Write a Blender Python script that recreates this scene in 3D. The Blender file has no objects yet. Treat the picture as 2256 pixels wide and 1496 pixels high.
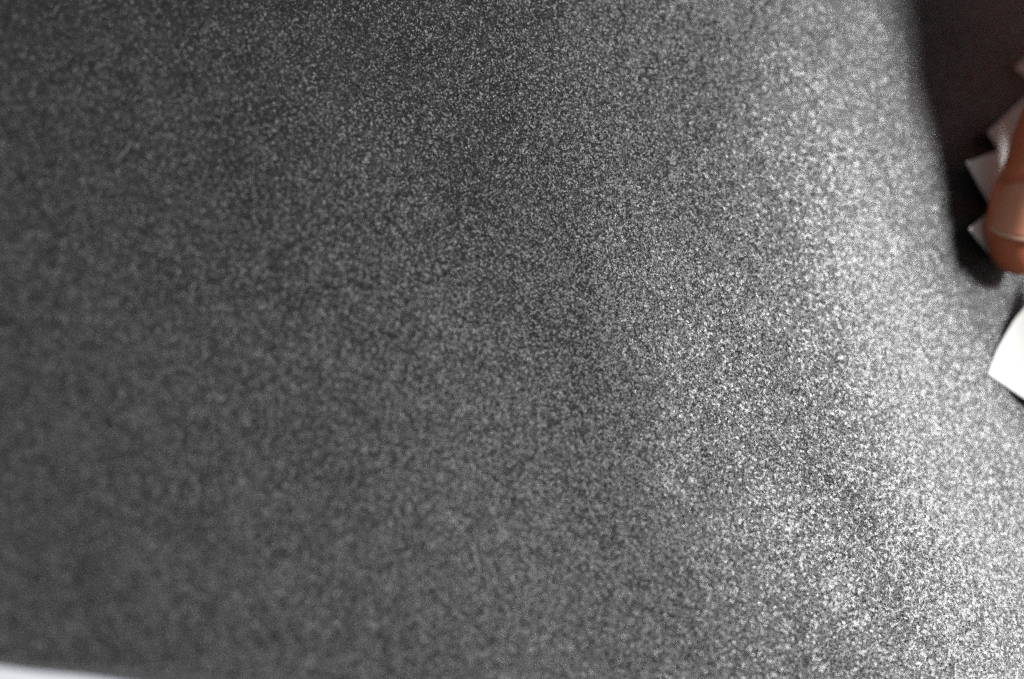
import bpy, bmesh, math, random
import numpy as np
from mathutils import Vector, Matrix, noise as mnoise

random.seed(7)
SC = bpy.context.scene
COL = SC.collection
MM = 0.001

# ------------------------------------------------------------------ camera
TILT = math.radians(35)
s_, c_ = math.sin(TILT), math.cos(TILT)
VDIR = Vector((-0.84*s_, -0.5426*s_, c_)).normalized()      # from the leather towards the camera
CAM_D = 0.350
CAM_P = VDIR*CAM_D
RIGHT = (Vector((1, 0, 0)) - VDIR*VDIR.x).normalized()
UP = VDIR.cross(RIGHT).normalized()
LENS = 74.0
cam = bpy.data.cameras.new('camera')
camo = bpy.data.objects.new('camera', cam)
COL.objects.link(camo)
camo.matrix_world = Matrix(((RIGHT.x, UP.x, VDIR.x, CAM_P.x),
                            (RIGHT.y, UP.y, VDIR.y, CAM_P.y),
                            (RIGHT.z, UP.z, VDIR.z, CAM_P.z),
                            (0, 0, 0, 1)))
cam.lens = LENS; cam.sensor_width = 36.0
cam.clip_start = 0.005; cam.clip_end = 20.0
cam.dof.use_dof = True
cam.dof.focus_distance = 0.3538
cam.dof.aperture_fstop = 6.2
cam.dof.aperture_blades = 7
SC.camera = camo

# ------------------------------------------------------------------ world + light
w = bpy.data.worlds.new('World'); SC.world = w; w.use_nodes = True
bg = w.node_tree.nodes['Background']
bg.inputs['Color'].default_value = (0.93, 0.95, 1.0, 1)
bg.inputs['Strength'].default_value = 0.19

LAZ, LEL, LDIST = math.radians(12), math.radians(44), 0.80
LDIR = Vector((math.cos(LEL)*math.cos(LAZ), math.cos(LEL)*math.sin(LAZ), math.sin(LEL)))
ld = bpy.data.lights.new('window_light', 'AREA')
ld.shape = 'DISK'; ld.size = 0.19
ld.energy = 9.8
ld.color = (0.98, 0.982, 1.0)
lo = bpy.data.objects.new('window_light', ld); COL.objects.link(lo)
lo.location = LDIR*LDIST
lo.rotation_euler = LDIR.to_track_quat('Z', 'Y').to_euler()

vs = SC.view_settings
vs.view_transform = 'Standard'; vs.look = 'None'; vs.gamma = 1; vs.exposure = 0.0
vs.use_curve_mapping = False
SC.render.engine = 'CYCLES'
SC.cycles.use_denoising = False
SC.cycles.sample_clamp_indirect = 0.12
SC.cycles.use_adaptive_sampling = False
SC.cycles.caustics_reflective = False
SC.cycles.caustics_refractive = False

# ------------------------------------------------------------------ helpers
def tag(o, label=None, cat=None, group=None, kind=None):
    if label: o['label'] = label
    if cat: o['category'] = cat
    if group: o['group'] = group
    if kind: o['kind'] = kind
    return o

def link(name, me, mat=None, parent=None, smooth=True):
    o = bpy.data.objects.new(name, me); COL.objects.link(o)
    if mat: me.materials.append(mat)
    if smooth:
        me.polygons.foreach_set('use_smooth', [True]*len(me.polygons))
    if parent: o.parent = parent
    return o

def from_py(name, v, f):
    me = bpy.data.meshes.new(name); me.from_pydata(v, [], f); me.update(); return me

class NT:
    def __init__(self, name):
        self.m = bpy.data.materials.new(name); self.m.use_nodes = True
        self.t = self.m.node_tree; self.t.nodes.clear()
        self.out = self.n('ShaderNodeOutputMaterial')
        self.p = self.n('ShaderNodeBsdfPrincipled')
        self.l(self.p, 0, self.out, 'Surface')
    def n(self, typ, **kw):
        nd = self.t.nodes.new(typ)
        for k, v in kw.items():
            if k.startswith('i_'):
                key = k[2:]
                nd.inputs[int(key) if key.isdigit() else key.replace('_', ' ')].default_value = v
            else: setattr(nd, k, v)
        return nd
    def l(self, a, ai, b, bi): self.t.links.new(a.outputs[ai], b.inputs[bi])
    def ramp(self, src, si, stops):
        r = self.n('ShaderNodeValToRGB'); e = r.color_ramp.elements
        while len(e) < len(stops): e.new(0.5)
        for k, (p, c) in enumerate(stops):
            e[k].position = p; e[k].color = (c, c, c, 1) if isinstance(c, (int, float)) else (*c, 1)
        self.l(src, si, r, 0); return r

# ------------------------------------------------------------------ leather surface shape
THICK = 0.5*MM
def sstep(a, b, x):
    t = min(1, max(0, (x-a)/(b-a))); return t*t*(3-2*t)
def rise(Y):
    # the sheet curls gently upwards towards the holding hand, then levels out
    if Y < -38: return 0.0
    if Y < 60: return 0.0006*(Y+38)**2
    t = min(Y-60, 30)
    return 5.762+0.1176*t-0.1176*t*t/60
def hgt(x, y):
    """height of the grain side (m) at world x, y (m)"""
    X, Y = x*1000, y*1000
    # D: mm to the right of the soft fold that runs down past the fingertip
    D = (X-FOLD_X)*FOLD_N[0]+Y*FOLD_N[1]
    W = 4.0+8.0*sstep(20, -45, Y)
    sp = W*(math.log1p(math.exp(-abs(D)/W))+max(D/W, 0))
    lf = sstep(-110, 96, X)
    h = 13.0*lf-0.175*sp+(0.012*max(0, Y+62)+rise(Y))*(0.25+0.75*lf)
    h += (0.30*math.sin((X*0.8+Y*0.6)/23+0.6)+0.28*math.sin((X*0.35-Y*0.9)/15+1.9)+0.10*math.sin((X*0.9+Y*0.2)/6.5))*(0.15+lf)
    h += (0.45*mnoise.noise((X/27, Y/27, 3.1))+0.10*mnoise.noise((X/9, Y/9, 7.7)))*(0.12+lf)
    # pressed down under the fingertip
    h -= 0.8*math.exp(-(((X-97)/11)**2+((Y-8)/13)**2))
    return (max(h, -0.1)+0.15)*MM+THICK
FOLD_X, FOLD_N = 77.0, (0.95, 0.31)

def ray(px, py):
    """photo pixel (2256 wide) -> world ray direction"""
    sx = (px-1128)/2256*36.0/LENS
    sy = -(py-748)/2256*36.0/LENS
    return (RIGHT*sx+UP*sy-VDIR)
def on_sheet(px, py, lift=0.0):
    d = ray(px, py); z = 0.006
    for _ in range(12):
        t = (z-CAM_P.z)/d.z
        p = CAM_P+d*t
        z = hgt(p.x, p.y)+lift
    return Vector((p.x, p.y, z))
def on_plane(px, py, z=0.0):
    d = ray(px, py); t = (z-CAM_P.z)/d.z
    return CAM_P+d*t

# ------------------------------------------------------------------ materials
def leather_material():
    m = NT('dark_leather'); p = m.p
    tc = m.n('ShaderNodeTexCoord')
    geo = m.n('ShaderNodeNewGeometry')
    big = m.n('ShaderNodeTexNoise', i_Scale=150.0, i_Detail=3.0, i_Roughness=0.6)
    m.l(tc, 'Object', big, 'Vector')
    mid = m.n('ShaderNodeTexNoise', i_Scale=1000.0, i_Detail=2.0, i_Roughness=0.55)
    m.l(tc, 'Object', mid, 'Vector')
    fine = m.n('ShaderNodeTexNoise', i_Scale=3400.0, i_Detail=2.0, i_Roughness=0.6)
    m.l(tc, 'Object', fine, 'Vector')
    b = m.n('ShaderNodeMath', operation='MULTIPLY_ADD'); b.inputs[1].default_value = 0.9
    m.l(mid, 0, b, 0); m.l(fine, 0, b, 2)
    bump = m.n('ShaderNodeBump', i_Strength=1.0, i_Distance=BUMP)
    m.l(b, 0, bump, 'Height')
    bump2 = m.n('ShaderNodeBump', i_Strength=1.0, i_Distance=BUMP*0.35)
    m.l(b, 0, bump2, 'Height')
    # every grain pebble is a tiny facet with its own tilt
    def facets(scale, amount):
        vor = m.n('ShaderNodeTexVoronoi', feature='F1', i_Scale=scale)
        m.l(tc, 'Object', vor, 'Vector')
        sub = m.n('ShaderNodeVectorMath', operation='SUBTRACT'); sub.inputs[1].default_value = (0.5, 0.5, 0.5)
        m.l(vor, 'Color', sub, 0)
        sc = m.n('ShaderNodeVectorMath', operation='SCALE'); sc.inputs['Scale'].default_value = amount
        m.l(sub, 0, sc, 0)
        return sc, vor
    def tilted(layers, bmp, out):
        acc = bmp
        for sc_, am_ in layers:
            f_, _ = facets(sc_, am_)
            ad = m.n('ShaderNodeVectorMath', operation='ADD'); m.l(acc, 0, ad, 0); m.l(f_, 0, ad, 1); acc = ad
        nrm = m.n('ShaderNodeVectorMath', operation='NORMALIZE'); m.l(acc, 0, nrm, 0)
        m.l(nrm, 0, p, out)
    tilted(((3300.0, FACET*1.6), (6200.0, FACET*0.9)), bump, 'Normal')
    tilted(((2200.0, FACET*1.0), (5600.0, FACET*0.25)), bump2, 'Coat Normal')
    col = m.ramp(big, 0, [(0.30, (0.012, 0.0118, 0.011)), (0.70, (0.027, 0.0265, 0.0245))])
    m.l(col, 0, p, 'Base Color')
    rg = m.ramp(fine, 0, [(0.35, ROUGH+0.10), (0.65, ROUGH-0.04)])
    m.l(rg, 0, p, 'Roughness')
    p.inputs['Specular IOR Level'].default_value = SPEC
    p.inputs['Coat Weight'].default_value = COAT
    p.inputs['Coat Roughness'].default_value = 0.11
    return m.m
BUMP, FACET, ROUGH, SPEC, COAT = 0.00009, 0.25, 0.335, 0.38, 0.20

def paper_material(name, col, scale=400.0, fibre=0.00005):
    m = NT(name); p = m.p
    tc = m.n('ShaderNodeTexCoord')
    nz = m.n('ShaderNodeTexNoise', i_Scale=scale, i_Detail=4.0, i_Roughness=0.65)
    m.l(tc, 'Object', nz, 'Vector')
    lo_ = tuple(c*0.95 for c in col)
    cr = m.ramp(nz, 0, [(0.35, lo_), (0.65, col)])
    m.l(cr, 0, p, 'Base Color')
    bp = m.n('ShaderNodeBump', i_Strength=0.5, i_Distance=fibre)
    m.l(nz, 0, bp, 'Height'); m.l(bp, 0, p, 'Normal')
    p.inputs['Roughness'].default_value = 0.75
    p.inputs['Specular IOR Level'].default_value = 0.3
    return m.m

def skin_material():
    m = NT('skin'); p = m.p
    tc = m.n('ShaderNodeTexCoord')
    nz = m.n('ShaderNodeTexNoise', i_Scale=180.0, i_Detail=3.0)
    m.l(tc, 'Object', nz, 'Vector')
    cr = m.ramp(nz, 0, [(0.3, (0.62, 0.165, 0.07)), (0.7, (0.70, 0.215, 0.10))])
    m.l(cr, 0, p, 'Base Color')
    v = m.n('ShaderNodeTexVoronoi', feature='DISTANCE_TO_EDGE', i_Scale=1500.0)
    m.l(tc, 'Object', v, 'Vector')
    bp = m.n('ShaderNodeBump', i_Strength=0.5, i_Distance=0.00008)
    m.l(v, 0, bp, 'Height'); m.l(bp, 0, p, 'Normal')
    p.inputs['Roughness'].default_value = 0.48
    p.inputs['Subsurface Weight'].default_value = 0.25
    p.inputs['Subsurface Radius'].default_value = (1.0, 0.30, 0.14)
    p.inputs['Subsurface Scale'].default_value = 0.0035
    return m.m

def nail_material(name, col, rough=0.28):
    m = NT(name); p = m.p
    tc = m.n('ShaderNodeTexCoord')
    nz = m.n('ShaderNodeTexNoise', i_Scale=500.0, i_Detail=2.0)
    m.l(tc, 'Object', nz, 'Vector')
    cr = m.ramp(nz, 0, [(0.3, tuple(c*0.93 for c in col)), (0.7, col)])
    m.l(cr, 0, p, 'Base Color')
    p.inputs['Roughness'].default_value = rough
    p.inputs['Specular IOR Level'].default_value = 0.35
    p.inputs['Subsurface Weight'].default_value = 0.3
    p.inputs['Subsurface Radius'].default_value = (1.0, 0.4, 0.25)
    p.inputs['Subsurface Scale'].default_value = 0.002
    return m.m

M_LEATHER = leather_material()
M_RAW = paper_material('raw_leather_edge', (0.72, 0.68, 0.60))
M_TABLE = paper_material('white_table', (0.80, 0.81, 0.84), 60.0)
M_PAPER = paper_material('white_paper', (0.80, 0.79, 0.75))
M_SKIN = skin_material()
M_NAIL = nail_material('nail', (0.95, 0.37, 0.22), 0.40)
M_NAILTIP = nail_material('nail_edge', (0.90, 0.50, 0.34))

# ------------------------------------------------------------------ table
def make_table():
    S, n, d = 0.6, 2, 0.03
    bm = bmesh.new()
    bmesh.ops.create_cube(bm, size=1.0)
    bmesh.ops.scale(bm, verts=bm.verts, vec=(2*S, 2*S, d))
    bmesh.ops.translate(bm, verts=bm.verts, vec=(0, 0, -d/2))
    bmesh.ops.bevel(bm, geom=bm.edges[:], offset=0.003, segments=2, affect='EDGES')
    me = bpy.data.meshes.new('table_surface'); bm.to_mesh(me); bm.free()
    tag(link('table_surface', me, M_TABLE, smooth=False), kind='structure',
        label='plain white table top showing past the leather edge')
make_table()

# ------------------------------------------------------------------ leather
def make_leather():
    e0 = on_plane(0, 1456, THICK+0.3*MM); e1 = on_plane(430, 1497, THICK+0.3*MM)
    ud = (e1-e0); ud.z = 0; ud.normalize()
    wd = Vector((-ud.y, ud.x, 0))
    step = 1.5*MM
    nu, nw = 190, 150
    u0 = -0.075
    top, bot = [], []
    for j in range(nw+1):
        for i in range(nu+1):
            q = e0+ud*(u0+i*step)+wd*(j*step)
            # slightly wandering cut edge
            if j == 0: q -= wd*(0.10*MM*math.sin(i*0.5)+0.12*MM*math.sin(i*0.13))
            h = hgt(q.x, q.y)
            top.append(Vector((q.x, q.y, h)))
            bot.append(Vector((q.x, q.y, h-THICK)))
    W = nu+1
    V, F = [], []
    idx = lambda i, j: j*W+i
    V += top
    for j in range(nw):
        for i in range(nu):
            F.append((idx(i, j), idx(i+1, j), idx(i+1, j+1), idx(i, j+1)))
    off = len(V); V += bot
    for j in range(nw):
        for i in range(nu):
            F.append((off+idx(i, j), off+idx(i, j+1), off+idx(i+1, j+1), off+idx(i+1, j)))
    ring = [idx(i, 0) for i in range(W)]+[idx(nu, j) for j in range(1, nw+1)] + \
           [idx(i, nw) for i in range(nu-1, -1, -1)]+[idx(0, j) for j in range(nw-1, 0, -1)]
    # rounded rim: one extra loop half-way pushed outwards
    cx = sum((top[k] for k in ring), Vector())/len(ring)
    mid = len(V)
    for k in ring:
        d = top[k]-cx; d.z = 0; d.normalize()
        V.append((top[k]+bot[k])/2+d*0.15*MM)
    n = len(ring)
    for k in range(n):
        a, b = ring[k], ring[(k+1) % n]; ma, mb = mid+k, mid+(k+1) % n
        F.append((b, a, ma, mb)); F.append((mb, ma, off+a, off+b))
    me = from_py('leather_sheet', [tuple(v) for v in V], F)
    me.materials.append(M_LEATHER); me.materials.append(M_RAW)
    for k in range(len(F)-2*n, len(F)): me.polygons[k].material_index = 1
    o = link('leather_sheet', me)
    me.set_sharp_from_angle(angle=math.radians(35))
    return tag(o,
               'large dark grey leather sheet with fine glittering pebble grain lying on white table', 'leather')
make_leather()

# ------------------------------------------------------------------ paper pieces
def sheet_piece(name, pts, thick, lift_fn, label, cat, mat, mtsub=2.0*MM):
    """closed outline of world xy points -> thin solid following the leather, lift_fn(x, y) above it"""
    bm = bmesh.new()
    vs_ = [bm.verts.new((p.x, p.y, 0)) for p in pts]
    f = bm.faces.new(vs_)
    if f.calc_area() and f.normal.z < 0: f.normal_flip()
    f.normal_update()
    if f.normal.z < 0: f.normal_flip()
    bmesh.ops.triangulate(bm, faces=[f])
    for _ in range(5):
        long_ = [e for e in bm.edges if e.calc_length() > mtsub]
        if not long_: break
        bmesh.ops.subdivide_edges(bm, edges=long_, cuts=1)
        bmesh.ops.triangulate(bm, faces=bm.faces[:])
    r = bmesh.ops.extrude_face_region(bm, geom=bm.faces[:])
    up = [g for g in r['geom'] if isinstance(g, bmesh.types.BMVert)]
    ups = set(up)
    for v in bm.verts:
        z = hgt(v.co.x, v.co.y)+lift_fn(v.co.x, v.co.y)
        v.co.z = z+(thick if v in ups else 0)
    bmesh.ops.recalc_face_normals(bm, faces=bm.faces[:])
    me = bpy.data.meshes.new(name); bm.to_mesh(me); bm.free()
    return tag(link(name, me, mat, smooth=False), label, cat)

# pinked card under the finger: zigzag edge as seen left of the finger, plain elsewhere
zig = [(2330, 60), (2250, 139), (2285, 190), (2240, 235), (2176, 290), (2212, 325), (2116, 366), (2196, 455),
       (2128, 508), (2196, 556), (2290, 560), (2420, 480), (2520, 200), (2440, 40)]
CL = 2.3*MM
zp = [on_sheet(x, y, CL if x < 2265 else 0.4*MM) for x, y in zig]
TIP = on_sheet(2192, 634)
FA = Vector((0.40, 0.917, 0)).normalized()            # from fingertip back towards the knuckles
FB = Vector((FA.y, -FA.x, 0))                          # to the right of the finger
def card_lift(x, y):
    ri = (Vector((x, y, 0))-Vector((TIP.x, TIP.y, 0))).dot(FB)/MM
    return 0.15*MM+CL*max(0, (-ri-0.5)/8.0)
sheet_piece('pinked_card', zp, 0.35*MM, card_lift,
            'small white card with zigzag pinked edge pinned under the fingertip', 'card', M_PAPER)
crn = [(2178, 822), (2196, 772), (2224, 712), (2262, 652), (2330, 570), (2480, 560), (2560, 760), (2440, 1000), (2340, 946), (2256, 884), (2215, 850)]
cp = [on_sheet(x, y, 0.5*MM) for x, y in crn]
c0 = cp[0]
sheet_piece('paper_tag', cp, 0.18*MM, lambda x, y: 0.05*MM+18.0*max(0, x-c0.x)**2,
            'bright white paper tag lying on the glittering leather below the fingertip', 'paper tag', M_PAPER)

# ------------------------------------------------------------------ hand
def make_hand():
    tip, a, b = TIP, FA, FB
    Z = Vector((0, 0, 1))
    sph = []                                          # (centre, radius along, across, height, frame)
    def P(al, ri, up): return tip+a*al*MM+b*ri*MM+Z*up*MM
    def chain(pts, dens=1.3):
        """pts: (al, ri, up, r_across, r_vertical)"""
        for k in range(len(pts)-1):
            A, B = pts[k], pts[k+1]
            L = math.dist(A[:3], B[:3]); n = max(2, int(L/dens))
            for q in range(n+(k == len(pts)-2)):
                t = q/n; t2 = t
                c = [A[m]+(B[m]-A[m])*t2 for m in range(5)]
                ax = (P(*B[:3])-P(*A[:3])).normalized()
                sph.append((P(*c[:3]), c[3]*MM, c[4]*MM, ax))
    # index finger pressing on the leather: fingertip, distal joint, middle joint, knuckle
    chain([(5.6, 0, 5.6, 5.6, 4.6), (8.5, 0, 6.6, 7.0, 5.8), (13, 0, 8.2, 7.6, 6.6), (20, 0, 11.0, 7.5, 6.9), (26, 0, 13.8, 7.9, 7.4),
           (31, 0, 16.4, 7.7, 7.2), (40, 0.2, 21.5, 8.3, 7.9), (50, 0.3, 27.5, 9.3, 8.9), (58, 0.5, 31.5, 8.8, 8.8),
           (72, 1, 37, 9.6, 9.8), (92, 3, 43, 10.5, 11)])
    # middle, ring and little finger resting beside it, drawn back a little
    for off, kk, sc in ((17.5, 21, 1.0), (35, 28, 0.95), (51, 43, 0.84)):
        chain([(5.6+kk, off, 7.0, 5.6*sc, 4.6*sc), (8.5+kk, off, 8.5, 7.0*sc, 6*sc), (16+kk, off, 13, 7.6*sc, 7*sc), (24+kk, off, 19, 7.9*sc, 7.4*sc),
               (36+kk*0.9, off, 29, 8.2*sc, 8*sc), (46+kk*0.8, off, 35, 9*sc, 9*sc), (66+kk*0.6, off, 41, 9.4*sc, 9.6*sc), (92+kk*0.2, off*0.97+2, 44, 10.2, 11)])
    # palm
    for off in (2, 12, 22, 32, 42, 50, 57):
        e = 2.0*math.sin(off/57*math.pi)
        chain([(90+off*0.17, off, 42+e, 10.5, 11), (120, off*0.92+2, 45+e, 11, 13), (150, off*0.78+6, 44, 11, 13.5), (172, off*0.55+13, 42, 11, 13)], 3.0)
    # thumb tucked along the side
    chain([(150, 6, 38, 14, 13), (125, -8, 33, 12.5, 12), (104, -13, 28, 10.5, 10), (88, -9, 24, 9.6, 9), (74, -3, 20, 9.2, 8), (66, 1, 18.5, 7, 6)], 2.0)
    # wrist and forearm
    chain([(172, 26, 42, 26, 17), (190, 27, 43, 25, 18), (230, 29, 49, 29, 23), (320, 34, 64, 38, 32)], 4.0)
    # every sphere of the chains as one soup of faces, fused by the voxel remesh below
    nu_, nv_ = 18, 11
    us = [(0, 0, 1)]
    for q in range(1, nv_):
        th = math.pi*q/nv_
        us += [(math.sin(th)*math.cos(2*math.pi*k/nu_), math.sin(th)*math.sin(2*math.pi*k/nu_), math.cos(th)) for k in range(nu_)]
    us.append((0, 0, -1)); us = np.array(us)
    uf = []
    for k in range(nu_):
        k2 = (k+1) % nu_
        uf.append((0, 1+k, 1+k2))
        for q in range(nv_-2):
            A, B = 1+q*nu_, 1+(q+1)*nu_
            uf.append((A+k, B+k, B+k2)); uf.append((A+k, B+k2, A+k2))
        A = 1+(nv_-2)*nu_
        uf.append((A+k, len(us)-1, A+k2))
    uf = np.array(uf)
    VV, FF = [], []
    for q, (c, ra, rv, ax) in enumerate(sph):
        side = ax.cross(Z).normalized(); upv = side.cross(ax).normalized()
        M = np.array([list(ax*rv), list(-side*ra), list(upv*rv)])
        VV.append(us@M+np.array(c)); FF.append(uf+q*len(us))
    me = from_py('hand_raw', np.vstack(VV).tolist(), np.vstack(FF).tolist())
    o = bpy.data.objects.new('hand_raw', me); COL.objects.link(o)
    r = o.modifiers.new('r', 'REMESH'); r.mode = 'VOXEL'; r.voxel_size = 0.9*MM; r.adaptivity = 0
    sm = o.modifiers.new('s', 'SMOOTH'); sm.factor = 0.5; sm.iterations = 10
    dg = bpy.context.evaluated_depsgraph_get()
    hm = bpy.data.meshes.new_from_object(o.evaluated_get(dg))
    bpy.data.objects.remove(o); bpy.data.meshes.remove(me)
    hm.name = 'hand'; hm.materials.clear()

    # frame of the last finger bone, rolled so that the nail looks to the left
    ax = (P(20, 0, 11.0)-P(8.5, 0, 6.6)).normalized()
    side = ax.cross(Z).normalized(); upv = side.cross(ax).normalized()
    roll = math.radians(NAIL_ROLL)
    s2 = side*math.cos(roll)+upv*math.sin(roll)
    n2 = upv*math.cos(roll)-side*math.sin(roll)
    o0 = P(8.5, 0, 6.6)
    def nail_pt(t, ph, r_):
        # t mm along the bone from the tip-side reference, ph angle across
        return o0+ax*(t*MM)+s2*(math.sin(ph)*r_*MM)+n2*(math.cos(ph)*r_*MM)
    # soft dent for the nail bed and a fold around it
    co = np.empty(len(hm.vertices)*3, 'f'); hm.vertices.foreach_get('co', co); co = co.reshape(-1, 3)
    d = co-np.array(o0)
    t = d@np.array(ax)/MM; s = d@np.array(s2)/MM; nn = d@np.array(n2)/MM
    ph = np.arctan2(s, nn); rr = np.hypot(s, nn)
    near = (t > -8) & (t < 40) & (rr < 14)
    inside = near & (np.abs(ph) < 0.92) & (t < 8.5) & (t > -6)
    tgt = 6.15
    k = np.clip((0.92-np.abs(ph))/0.12, 0, 1)*np.clip((8.5-t)/1.5, 0, 1)*np.clip((t+6)/1.5, 0, 1)
    fold = near & (t > -3)
    # folds of skin beside and behind the nail
    fl = np.exp(-((np.abs(ph)-1.02)/0.14)**2)*np.clip((t+3)/3, 0, 1)*np.clip((10-t)/3, 0, 1)
    fb = np.exp(-((t-9.2)/1.2)**2)*np.clip((1.1-np.abs(ph))/0.3, 0, 1)
    rnew = np.where(inside, rr+(np.minimum(rr, tgt)-rr)*k, rr)
    rnew = np.where(near, rnew+0.55*fl+0.5*fb, rnew)
    # wrinkles over the last joint
    wr = np.exp(-((t-17)/4.5)**2)*np.clip((1.3-np.abs(ph))/0.5, 0, 1)
    rnew = np.where(near, rnew-0.28*wr*(np.sin(t*3.3+0.5*np.sin(ph*3))**4), rnew)
    sca = np.where(rr > 1e-6, rnew/np.maximum(rr, 1e-6), 1.0)
    new = np.array(o0)+np.outer(t*MM, np.array(ax))+np.outer(s*sca*MM, np.array(s2))+np.outer(nn*sca*MM, np.array(n2))
    co = np.where(near[:, None], new, co)
    # pad flattened where it presses on the card
    zmin = np.array([hgt(float(c[0]), float(c[1])) if c[2] < 0.03 else 0 for c in co])+0.45*MM
    low = (co[:, 2] < zmin) & (co[:, 2] < 0.03)
    co[low, 2] = zmin[low]
    hm.vertices.foreach_set('co', co.astype('f').ravel()); hm.update()
    hand = tag(link('hand', hm, M_SKIN),
               'bare hand pressing one fingertip down on the white zigzag card', 'hand')

    def plate(t0, t1, w0, bulge_end, name, mat, parent, thick=0.35, lift=0.0):
        """curved nail plate between t0 (free edge) and t1 (root)"""
        V, F = [], []
        nt, npn = 14, 18
        for lay in (0, 1):
            for i in range(nt+1):
                for j in range(npn+1):
                    q = j/npn*2-1
                    u = i/nt
                    # free edge is an arc, root is an arc too
                    a0 = t0+1.9*q*q*bulge_end; a1 = t1-1.8*q*q if parent is hand else t1+1.9*q*q*bulge_end
                    tt = a0+(a1-a0)*u
                    wid = w0*(1-0.06*u)
                    r_ = 6.55+lift+0.22*math.cos(q*1.2)-0.045*max(0, 3-tt)**1.3*0.25
                    V.append(tuple(nail_pt(tt, q*wid, r_-lay*thick)))
        W = npn+1; o_ = (nt+1)*W
        for i in range(nt):
            for j in range(npn):
                x = i*W+j
                F.append((x, x+1, x+W+1, x+W)); F.append((o_+x, o_+x+W, o_+x+W+1, o_+x+1))
        for i in range(nt):
            for j in (0, npn):
                x = i*W+j; F.append((x, x+W, o_+x+W, o_+x))
        for j in range(npn):
            for i in (0, nt):
                x = i*W+j; F.append((x, x+1, o_+x+1, o_+x))
        m_ = from_py(name, V, F)
        bm = bmesh.new(); bm.from_mesh(m_); bmesh.ops.recalc_face_normals(bm, faces=bm.faces[:]); bm.to_mesh(m_); bm.free()
        return link(name, m_, mat, parent)
    nail = plate(-2.6, 8.6, 0.95, 1.0, 'fingernail', M_NAIL, hand)
    plate(-3.0, -2.4, 0.93, 1.0, 'nail_edge', M_NAILTIP, nail, 0.5, 0.03)
NAIL_ROLL = 46
make_hand()

# ------------------------------------------------------------------ lint on the leather
M_LINT = paper_material('lint', (0.30, 0.31, 0.27))
def make_lint(pix, label):
    P_ = [on_sheet(x, y, 0.14*MM) for x, y in pix]
    # smooth path through the points (Catmull-Rom)
    Q = []
    E = [P_[0]*2-P_[1]]+P_+[P_[-1]*2-P_[-2]]
    for k in range(1, len(E)-2):
        for q in range(6):
            t = q/6
            a, b, c, d = E[k-1], E[k], E[k+1], E[k+2]
            Q.append(0.5*((2*b)+(c-a)*t+(2*a-5*b+4*c-d)*t*t+(3*b-a-3*c+d)*t**3))
    Q.append(P_[-1])
    V, F, n = [], [], 6
    for k, c in enumerate(Q):
        t = (Q[min(k+1, len(Q)-1)]-Q[max(k-1, 0)]).normalized()
        s1 = t.cross(Vector((0, 0, 1))).normalized(); s2 = s1.cross(t)
        r = 0.085*MM*(0.35+0.65*math.sin(math.pi*(k+0.6)/(len(Q)+0.2)))
        for q in range(n):
            an = 2*math.pi*q/n
            V.append(tuple(c+s1*math.cos(an)*r+s2*math.sin(an)*r))
    for k in range(len(Q)-1):
        for q in range(n):
            q2 = (q+1) % n
            F.append((k*n+q, k*n+q2, (k+1)*n+q2, (k+1)*n+q))
    F.append(tuple(range(n))[::-1]); F.append(tuple(range((len(Q)-1)*n, len(Q)*n)))
    return tag(link('lint_fibre', from_py('lint_fibre', V, F), M_LINT),
               label, 'lint', 'lint fibres on the leather')
make_lint([(274, 296), (283, 316), (272, 338), (252, 356)], 'longer hooked pale lint fibre stuck on the dark leather')
make_lint([(282, 446), (293, 458), (296, 474)], 'tiny short pale lint fibre on dark leather close to the hooked fibre')
make_lint([(430, 622), (458, 632), (486, 634)], 'nearly straight pale lint fibre lying alone on dark leather')
